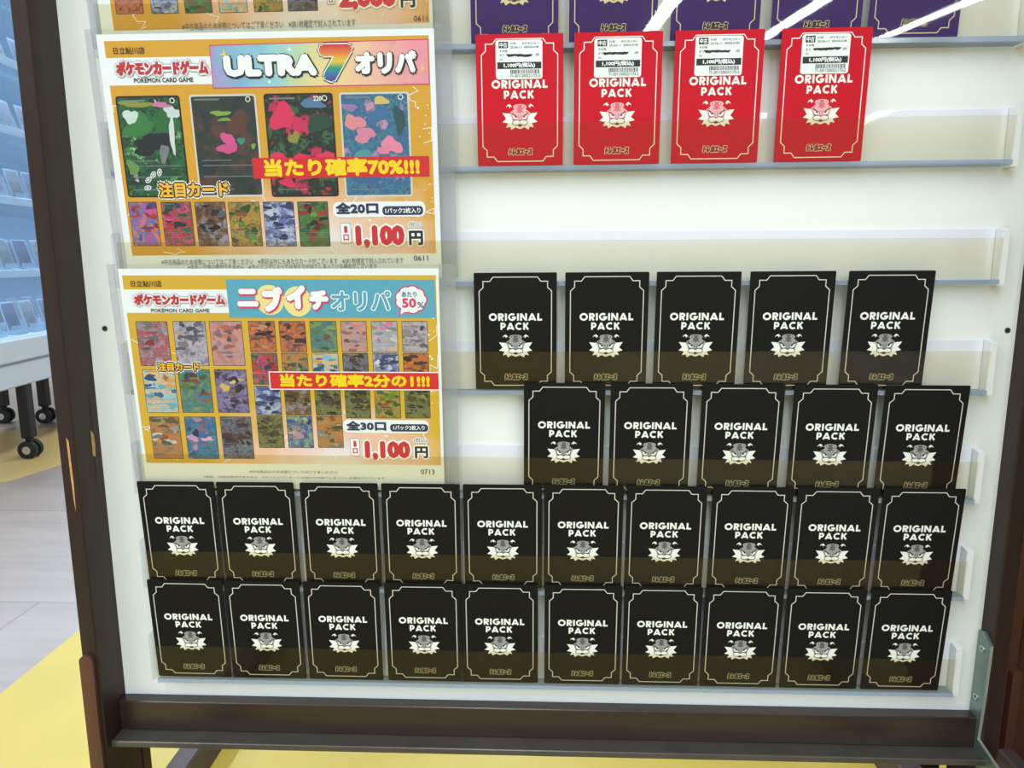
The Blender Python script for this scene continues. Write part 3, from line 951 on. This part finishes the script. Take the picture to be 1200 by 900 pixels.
def card_picture(parent, r, artm, big, idx, lay=2):
    x0, z0, x1, z1 = r
    mb = MB()
    w, h = x1 - x0, z1 - z0
    rad = 2.6 if big else 0.8
    edge = 1.6 if big else 0.5
    mb.rrect(x0, z0, x1, z1, rad, L(lay), 'print_silver' if (big and idx in (1, 3)) else 'ink_black', 3)
    mb.rrect(x0 + edge, z0 + edge, x1 - edge, z1 - edge, rad * .6, L(lay + 1), artm, 3)
    # abstract painted patches
    rk = random.Random(int(x0 * 10) * 31 + int(z0 * 10))
    cols = ARTS[artm]
    def patch(cx, cz, rx, rz, c, lay_):
        n_ = 18
        ph = [rk.uniform(0, 6.28) for _ in range(3)]
        pts = []
        for i in range(n_):
            a = 2 * math.pi * i / n_
            q = 1 + .22 * math.sin(2 * a + ph[0]) + .16 * math.sin(3 * a + ph[1]) + .10 * math.sin(5 * a + ph[2])
            pts.append((min(x1 - edge, max(x0 + edge, cx + rx * q * math.cos(a))), min(z1 - edge, max(z0 + edge, cz + rz * q * math.sin(a)))))
        mb.poly(pts, lay_, flat(c))
    SPOTS = {0: [(.3, .72, .34, .13, (52, 124, 62)), (.75, .74, .2, .2, (40, 104, 54)), (.2, .8, .12, .1, (206, 220, 216)), (.62, .56, .3, .1, (30, 34, 38)),
                 (.82, .62, .06, .2, (210, 220, 222)), (.86, .84, .16, .07, (200, 216, 220)), (.4, .5, .3, .09, (28, 32, 36)), (.66, .44, .1, .1, (120, 126, 132)),
                 (.3, .92, .3, .04, (140, 150, 60)), (.7, .91, .2, .03, (206, 120, 170)), (.14, .3, .1, .1, (96, 150, 70)), (.6, .26, .3, .06, (36, 70, 48))],
             1: [(.7, .72, .16, .18, (92, 56, 44)), (.45, .82, .16, .035, (128, 168, 60)), (.5, .76, .1, .025, (118, 160, 58)), (.53, .56, .13, .09, (214, 84, 146)),
                 (.51, .48, .17, .07, (210, 80, 142)), (.72, .55, .06, .05, (58, 140, 120)), (.2, .3, .2, .1, (34, 44, 44)), (.9, .5, .05, .03, (130, 160, 70))],
             2: [(.25, .78, .24, .14, (220, 42, 92)), (.5, .7, .14, .1, (204, 40, 84)), (.4, .58, .1, .07, (148, 140, 56)), (.78, .72, .2, .12, (34, 70, 56)),
                 (.7, .9, .25, .05, (84, 120, 160)), (.15, .4, .14, .05, (224, 44, 96)), (.5, .38, .16, .05, (220, 42, 92)), (.85, .4, .14, .06, (224, 44, 96)),
                 (.25, .14, .16, .05, (214, 40, 88)), (.6, .2, .18, .03, (208, 40, 86))],
             3: [(.2, .72, .16, .1, (222, 140, 150)), (.34, .6, .2, .08, (216, 132, 160)), (.14, .86, .12, .05, (150, 120, 170)), (.6, .92, .16, .04, (214, 190, 110)),
                 (.55, .78, .18, .08, (60, 110, 160)), (.85, .74, .12, .14, (40, 80, 90)), (.72, .5, .17, .10, (232, 136, 168)), (.62, .46, .12, .06, (230, 130, 164)),
                 (.3, .4, .2, .06, (76, 150, 160)), (.3, .18, .25, .06, (60, 100, 150))]}
    if big:
        for i, (fx, fz, fw, fh, c) in enumerate(SPOTS[idx]):
            patch(x0 + w * fx, z0 + h * fz, w * fw * .8, h * fh * .8, c, L(lay + 1.1) - .012 * i)
    else:
        for i in range(18):
            c = cols[rk.randrange(len(cols))]
            g_ = rk.uniform(.6, 1.1)
            c = tuple(int(min(255, v * g_)) for v in c)
            patch(x0 + w * rk.uniform(.1, .9), z0 + h * rk.uniform(.35 if i < 13 else .05, .95), w * rk.uniform(.05, .2) * (1.5 if i < 3 else 1), h * rk.uniform(.02, .08) * (1.5 if i < 3 else 1), c, L(lay + 1.1) - .006 * i)
    # printed bars of the card layout
    lw = h * 0.008
    mb.rect(x0 + w * .08, z1 - h * .055, x0 + w * .45, z1 - h * .04, L(lay + 3), 'pale_ink')
    for fz in (.36, .31, .2, .07):
        f = 0.9 if fz in (.31, .2) else .55
        mb.rect(x0 + w * .1, z0 + h * fz, x0 + w * f, z0 + h * fz + lw, L(lay + 3), 'pale_ink')
    if big:
        mb.ring(x1 - w * .12, z1 - h * .05, 2.0, 2.0, .7, L(lay + 3), 'print_white')
        if idx == 2:
            mb.text('220', (x1 - w * .28, z1 - h * .075, x1 - w * .16, z1 - h * .03), L(lay + 3), 'print_white', .15)
    mb.build('card_picture', parent)

def poster(k):
    H = POSTER_H[k]
    n = POSTER_RAIL[k]
    loc = (POSTER_X[k], -14.1, (7 - n) * PITCH + (0.2 if k else 1.0))
    rot = (PLEAN, -POSTER_ROLL[k], 0)
    root = tag(empty('poster', loc, rot), LAB[k], 'poster', 'yellow price posters in clear sleeves')
    MB().box(0, 297, 0, 0.35, 0.3, H, 'paper_white').build('sheet', root)
    R = RECTS[k]
    gm = 'ground_lemon' if k == 2 else 'ground_orange'
    yx0, yz0, yx1, yz1 = R['yellow']
    if k == 0:
        yz1 = H - 5
    # printed ground: yellow with thin white lightning lines and dots
    g = MB().rect(yx0, yz0, yx1, yz1, L(1), gm)
    rk = random.Random(50 + k)
    for px, pz in [(yx0 + 1, 150), (yx1 - 12, 60), (yx1 - 14, 150), (90, 34), (150, 60), (205, 68), (yx1 - 8, 120), (130, 70), (yx0 + 2, 60), (190, 30), (yx0 + 30, yz0 + 3)]:
        q = [(px, pz)]
        for _ in range(5):
            q.append((min(yx1 - .5, max(yx0 + .5, q[-1][0] + rk.uniform(-8, 10))), min(yz1 - 1, max(yz0 + .5, q[-1][1] + rk.uniform(-7, 7)))))
        g.stroke(q, .55, L(1.5), 'letter_white')
    for _ in range(26):
        rad = rk.choice((.4, .5, .7, 1.2))
        g.disc(min(yx1 - 2, yx0 + 180 + rk.uniform(0, 110)), yz0 + rk.uniform(2, 60), rad, rad, L(1.5), 'letter_white', 10)
    for _ in range(14):
        rad = rk.choice((.4, .6, 1.0))
        g.disc(yx1 - rk.uniform(2, 14), yz0 + rk.uniform(60, min(150, yz1 - yz0 - 5)), rad, rad, L(1.5), 'letter_white', 10)
    g.build('printed_ground', root)
    if k:
        h0 = R['header_l']
        MB().rect(0.6, h0[1], h0[2] + 3, h0[3], L(2), 'paper_white').build('title_band', root)
        bn = MB()
        q = [BAN[k][i] for i in (1, 2, 3, 0)]
        if k == 1:
            cx = sum(p[0] for p in q) / 4
            cz = sum(p[1] for p in q) / 4
            bn.poly([(cx + (x - cx) * 1.007, cz + (z - cz) * 1.05) for x, z in q], L(3), 'pink')
            bn.poly(q, L(4), 'banner_pastel')
            for sx, sz, r_ in ((112, 196, 5), (222, 196, 3.2), (286, 182, 3), (150, 173, 2.4), (170, 199, 3), (120, 176, 2.2)):
                st = []
                for i in range(8):
                    a = math.pi / 4 * i
                    rr_ = r_ if i % 2 == 0 else r_ * .25
                    st.append((sx + rr_ * math.cos(a), sz + rr_ * math.sin(a)))
                bn.poly(st, L(4.5), 'slogan_yellow' if sx in (112, 222, 286) else 'letter_white')
        else:
            bn.poly(q, L(4), 'banner_blue')
            bn.disc(139.5, 187, 13.5, 14, L(4.5), 'sun_yellow')
            bn.disc(165.5, 185.6, 13.2, 14, L(4.5), 'sun_yellow')
        bn.build('banner', root)
    for i, r in enumerate(CARDS[k]):
        if k == 0:
            r = (r[0], r[1], r[2], r[1] + (r[2] - r[0]) * 1.4)
        card_picture(root, r, ART[k][i], k == 1 and i < 4, i)
    if k:
        sx0, sz0, sx1, sz1 = R['strip']
        st = MB()
        if k == 2:
            st.rect(sx0 - 1, sz0 - 1, sx1 + 1, sz1 + 1, L(6), 'paper_white')
        st.rect(sx0, sz0, sx1, sz1, L(7), 'red_strip')
        st.build('slogan_strip', root)
        p = R['pill']
        MB().rrect(*p, 5, L(6), 'paper_white').build('count_panel', root)
        p = R['navy']
        MB().rrect(*p, 3.2, L(7), 'navy').build('pack_size_panel', root)
        if k == 2:
            bb = MB()
            for grow, lay, mm in ((1.3, 5, 'pink'), (0, 6, 'paper_white')):
                for i in range(9):
                    a = 2 * math.pi * i / 9
                    bb.disc(270.8 + 8.6 * math.cos(a), 187.3 + 7.4 * math.sin(a), 5.6 + grow, 5.0 + grow, L(lay) - .006 * i, mm, 16)
                bb.disc(270.8, 187.3, 9 + grow, 8 + grow, L(lay) - .056, mm)
                bb.poly([(260.5 - grow, 173.5 - grow), (268 + grow, 178), (262 - grow, 182)], L(lay) - .062, mm)
            bb.build('speech_bubble', root)
    u = R['unit']
    MB().rrect(u[0] - .4, u[1] - .4, u[2] + .4, u[3] + .4, 1.4, L(6), 'pale_ink').rrect(*u, 1.2, L(7), 'paper_white').build('unit_panel', root)
    um = MB()
    cx, w = (u[0] + u[2]) / 2, u[2] - u[0]
    hh = u[3] - u[1]
    um.text('1', (cx - w * .16, u[1] + hh * .52, cx + w * .16, u[1] + hh * .86), L(8), 'red_price', .12)
    um.text('口', (cx - w * .28, u[1] + hh * .12, cx + w * .28, u[1] + hh * .44), L(8), 'red_price', .25)
    um.build('unit_lettering', root)
    HALO = {'game_title_lettering': [('ink_grey', 2.1), ('paper_white', 1.7)], 'price_lettering': [('letter_white', 1.7)], 'yen_lettering': [('letter_white', 1.4)],
            'banner_numeral': [('ink_black', 1.7), ('letter_white', .9)], 'feature_lettering': [('letter_white', 2.2), ('ink_black', 1.2)],
            'tax_lettering': [('letter_white', 1.0)]}
    for part, mm, s_, r, bold in POSTER_TEXT[k]:
        mb = MB()
        h = r[3] - r[1]
        b_ = bold * h * 1.05
        halo = list(HALO.get(part, []))
        if part == 'banner_lettering':
            halo = [('ink_black', 1.3)] if k == 1 else [('pink', 1.2)]
        if part == 'banner_outline_lettering':
            halo = [('letter_white', 1.0)]
        lay = 9
        for hm, gr in halo:
            dx, dz = (0.5, -0.6) if part == 'banner_lettering' else (0, 0)
            q = (r[0] - gr + dx, r[1] - gr + dz, r[2] + gr + dx, r[3] + gr + dz)
            mb.text(s_, q, L(lay), hm, b_ + gr)
            lay += 1
        mb.text(s_, r, L(lay), mm, b_)
        mb.build(part, root)
    if k == 1:
        tk = MB()
        for tx, tz, a in ((29.5, 84, 10), (31, 91, 35), (36, 95.5, 55), (42, 97.5, 75)):
            ca, sa = math.cos(math.radians(a)), math.sin(math.radians(a))
            for hw, hh_, lay, mm in ((3.4, 2.2, 9, 'letter_white'), (2.6, 1.4, 10, 'ink_black'), (1.8, .7, 11, 'letter_white')):
                tk.poly([(tx + hw * math.cos(t) * ca - hh_ * math.sin(t) * sa, tz + hw * math.cos(t) * sa + hh_ * math.sin(t) * ca)
                         for t in [2 * math.pi * i / 16 for i in range(16)]], L(lay), mm)
        tk.build('accent_mark', root)
    # the sleeve around it
    sl = tag(empty('clear_sleeve', loc, rot), SLAB[k], 'sleeve', 'clear poster sleeves')
    xa, xb = -9.5, 312.0
    MB().box(xa, xb, -1.35, -1.0, 0.4, H + 4, 'sleeve').build('front_sheet', sl)
    MB().box(xa, xb, 0.7, 1.0, 0.4, H + 4, 'sleeve').build('back_sheet', sl)
    for a, b2 in ((xa, xa + 6.0), (xb - 14.5, xb)):
        MB().box(a, b2, -0.9, 0.6, 0.4, H + 4, 'sleeve_weld').build('edge_weld', sl)
for k in (0, 1, 2):
    poster(k)

# ------------------------------------------------------------------ glass showcase behind, on casters
ang = 0.0929
case = tag(empty('glass_showcase', (-1085, 1285, FLOOR), (0, 0, ang)), 'glass showcase with a white base on black caster legs, behind the stand', 'showcase')
D, Y0, Y1 = 470.0, -420.0, 1500.0             # local: x = 0 is the glass front, the case reaches back to x = -D
def zc(z):
    return z - FLOOR
MB().box(-D, 0, Y0, Y1, zc(66), zc(136), 'case_white', 4).box(-D + 6, 8, Y0, Y1, zc(138), zc(205), 'case_white', 5).build('base_frame', case)
MB().box(-D, -D + 15, Y0, Y1, zc(205), zc(1500), 'case_back').build('back_board', case)
MB().box(-10, -5, Y0, Y1, zc(205), zc(1500), 'case_glass').build('glass_pane', case)
MB().box(-D, 0, Y0, Y1, zc(1500), zc(1560), 'case_white', 4).build('top_frame', case)
for lz in (1480, 1180, 985, 790, 590, 381):
    ll = bpy.data.lights.new('showcase_fill_light', 'AREA')  # unseen fill lights, added to brighten the inside of the case
    ll.shape = 'RECTANGLE'
    ll.size, ll.size_y, ll.energy, ll.color = 0.03, 1.8, 2.8, (0.75, 0.88, 1.0)
    lo = bpy.data.objects.new('showcase_fill_light', ll)
    COL.objects.link(lo)
    lo.parent = case
    lo.location = (-0.06, 0.5, (zc(lz) - 14) * S)
SHELF = [391, 600, 800, 995, 1190]
for z in SHELF:
    MB().box(-D + 16, -30, Y0, Y1, zc(z) - 10, zc(z), 'case_shelf', 1.5).build('shelf', case)
    MB().box(-29, -20, Y0, Y1, zc(z) - 14, zc(z) + 8, 'case_tag', 1).build('shelf_edge', case)
def caster_leg(lx, ly, yaw):
    lg = MB().box(lx - 16, lx + 16, ly - 16, ly + 16, 62, zc(67), 'leg_black', 3).build('leg', case)
    c = MB()
    c.box(lx - 9, lx + 9, ly - 9, ly + 9, 46, 62, 'leg_black', 2)
    for s_ in (-1, 1):
        c.cyl((lx, ly + s_ * 13, 27), 'y', 27, 15, 'black_rubber', 22)
        c.cyl((lx, ly + s_ * 21.5, 27), 'y', 12, 3, 'chrome', 18)
    c.cyl((lx, ly, 27), 'y', 17, 20, 'leg_black', 16)
    c.build('caster', lg)
for lx, ly in ((-22, 92), (-250, 584), (-400, 590), (-22, 700), (-22, -380), (-440, -380), (-440, 1400), (-22, 1400)):
    caster_leg(lx, ly, 0)

def stand_card(kind):
    """card leaning in a small clear block stand"""
    root = empty('display_card', (0, 0, 0))
    a = MB().box(-1.5, 1.5, -31.5, 31.5, 0, 88, 'case_rim')
    a.box(1.5, 1.9, -28, 28, 4, 84, kind)
    o = a.build('card', root)
    o.rotation_euler = (0, -0.25, 0)
    o.location = (0, 0, 0.012)
    MB().box(-22, 22, -24, 24, 0, 12, 'case_shelf', 1).box(4, 8, -24, 24, 12, 26, 'case_shelf').build('stand', root)
    return root
protos = [stand_card('case_card_a'), stand_card('case_card_b')]
first = [True, True]
CM = Matrix.Translation((-1.085, 1.285, FLOOR * S)) @ Matrix.Rotation(ang, 4, 'Z')
SN = ['base', 'lowest glass shelf', 'second glass shelf', 'third glass shelf', 'fourth glass shelf']
ORD8 = ['first', 'second', 'third', 'fourth', 'fifth', 'sixth', 'seventh', 'eighth']
for si, z in enumerate([205] + SHELF[:4]):
    for row, lx in ((0, -70), (1, -190)):
        for j in range(6):
            kx = (si + j + row) % 2
            o = protos[kx] if first[kx] else copy_tree(protos[kx])
            first[kx] = False
            ly = -20 + j * 92 + row * 40 + random.uniform(-8, 8)
            p = CM @ Vector((lx * S, ly * S, (zc(z) + 0.5) * S))
            o.location = p
            o.rotation_euler = (0, 0, ang + random.uniform(-.12, .12))
            tag(o, 'card in a clear stand, %s %s on the showcase %s' % (ORD8[j], 'in front' if row == 0 else 'in the rear line', SN[si]), 'display card', 'display cards on the showcase ' + SN[si])
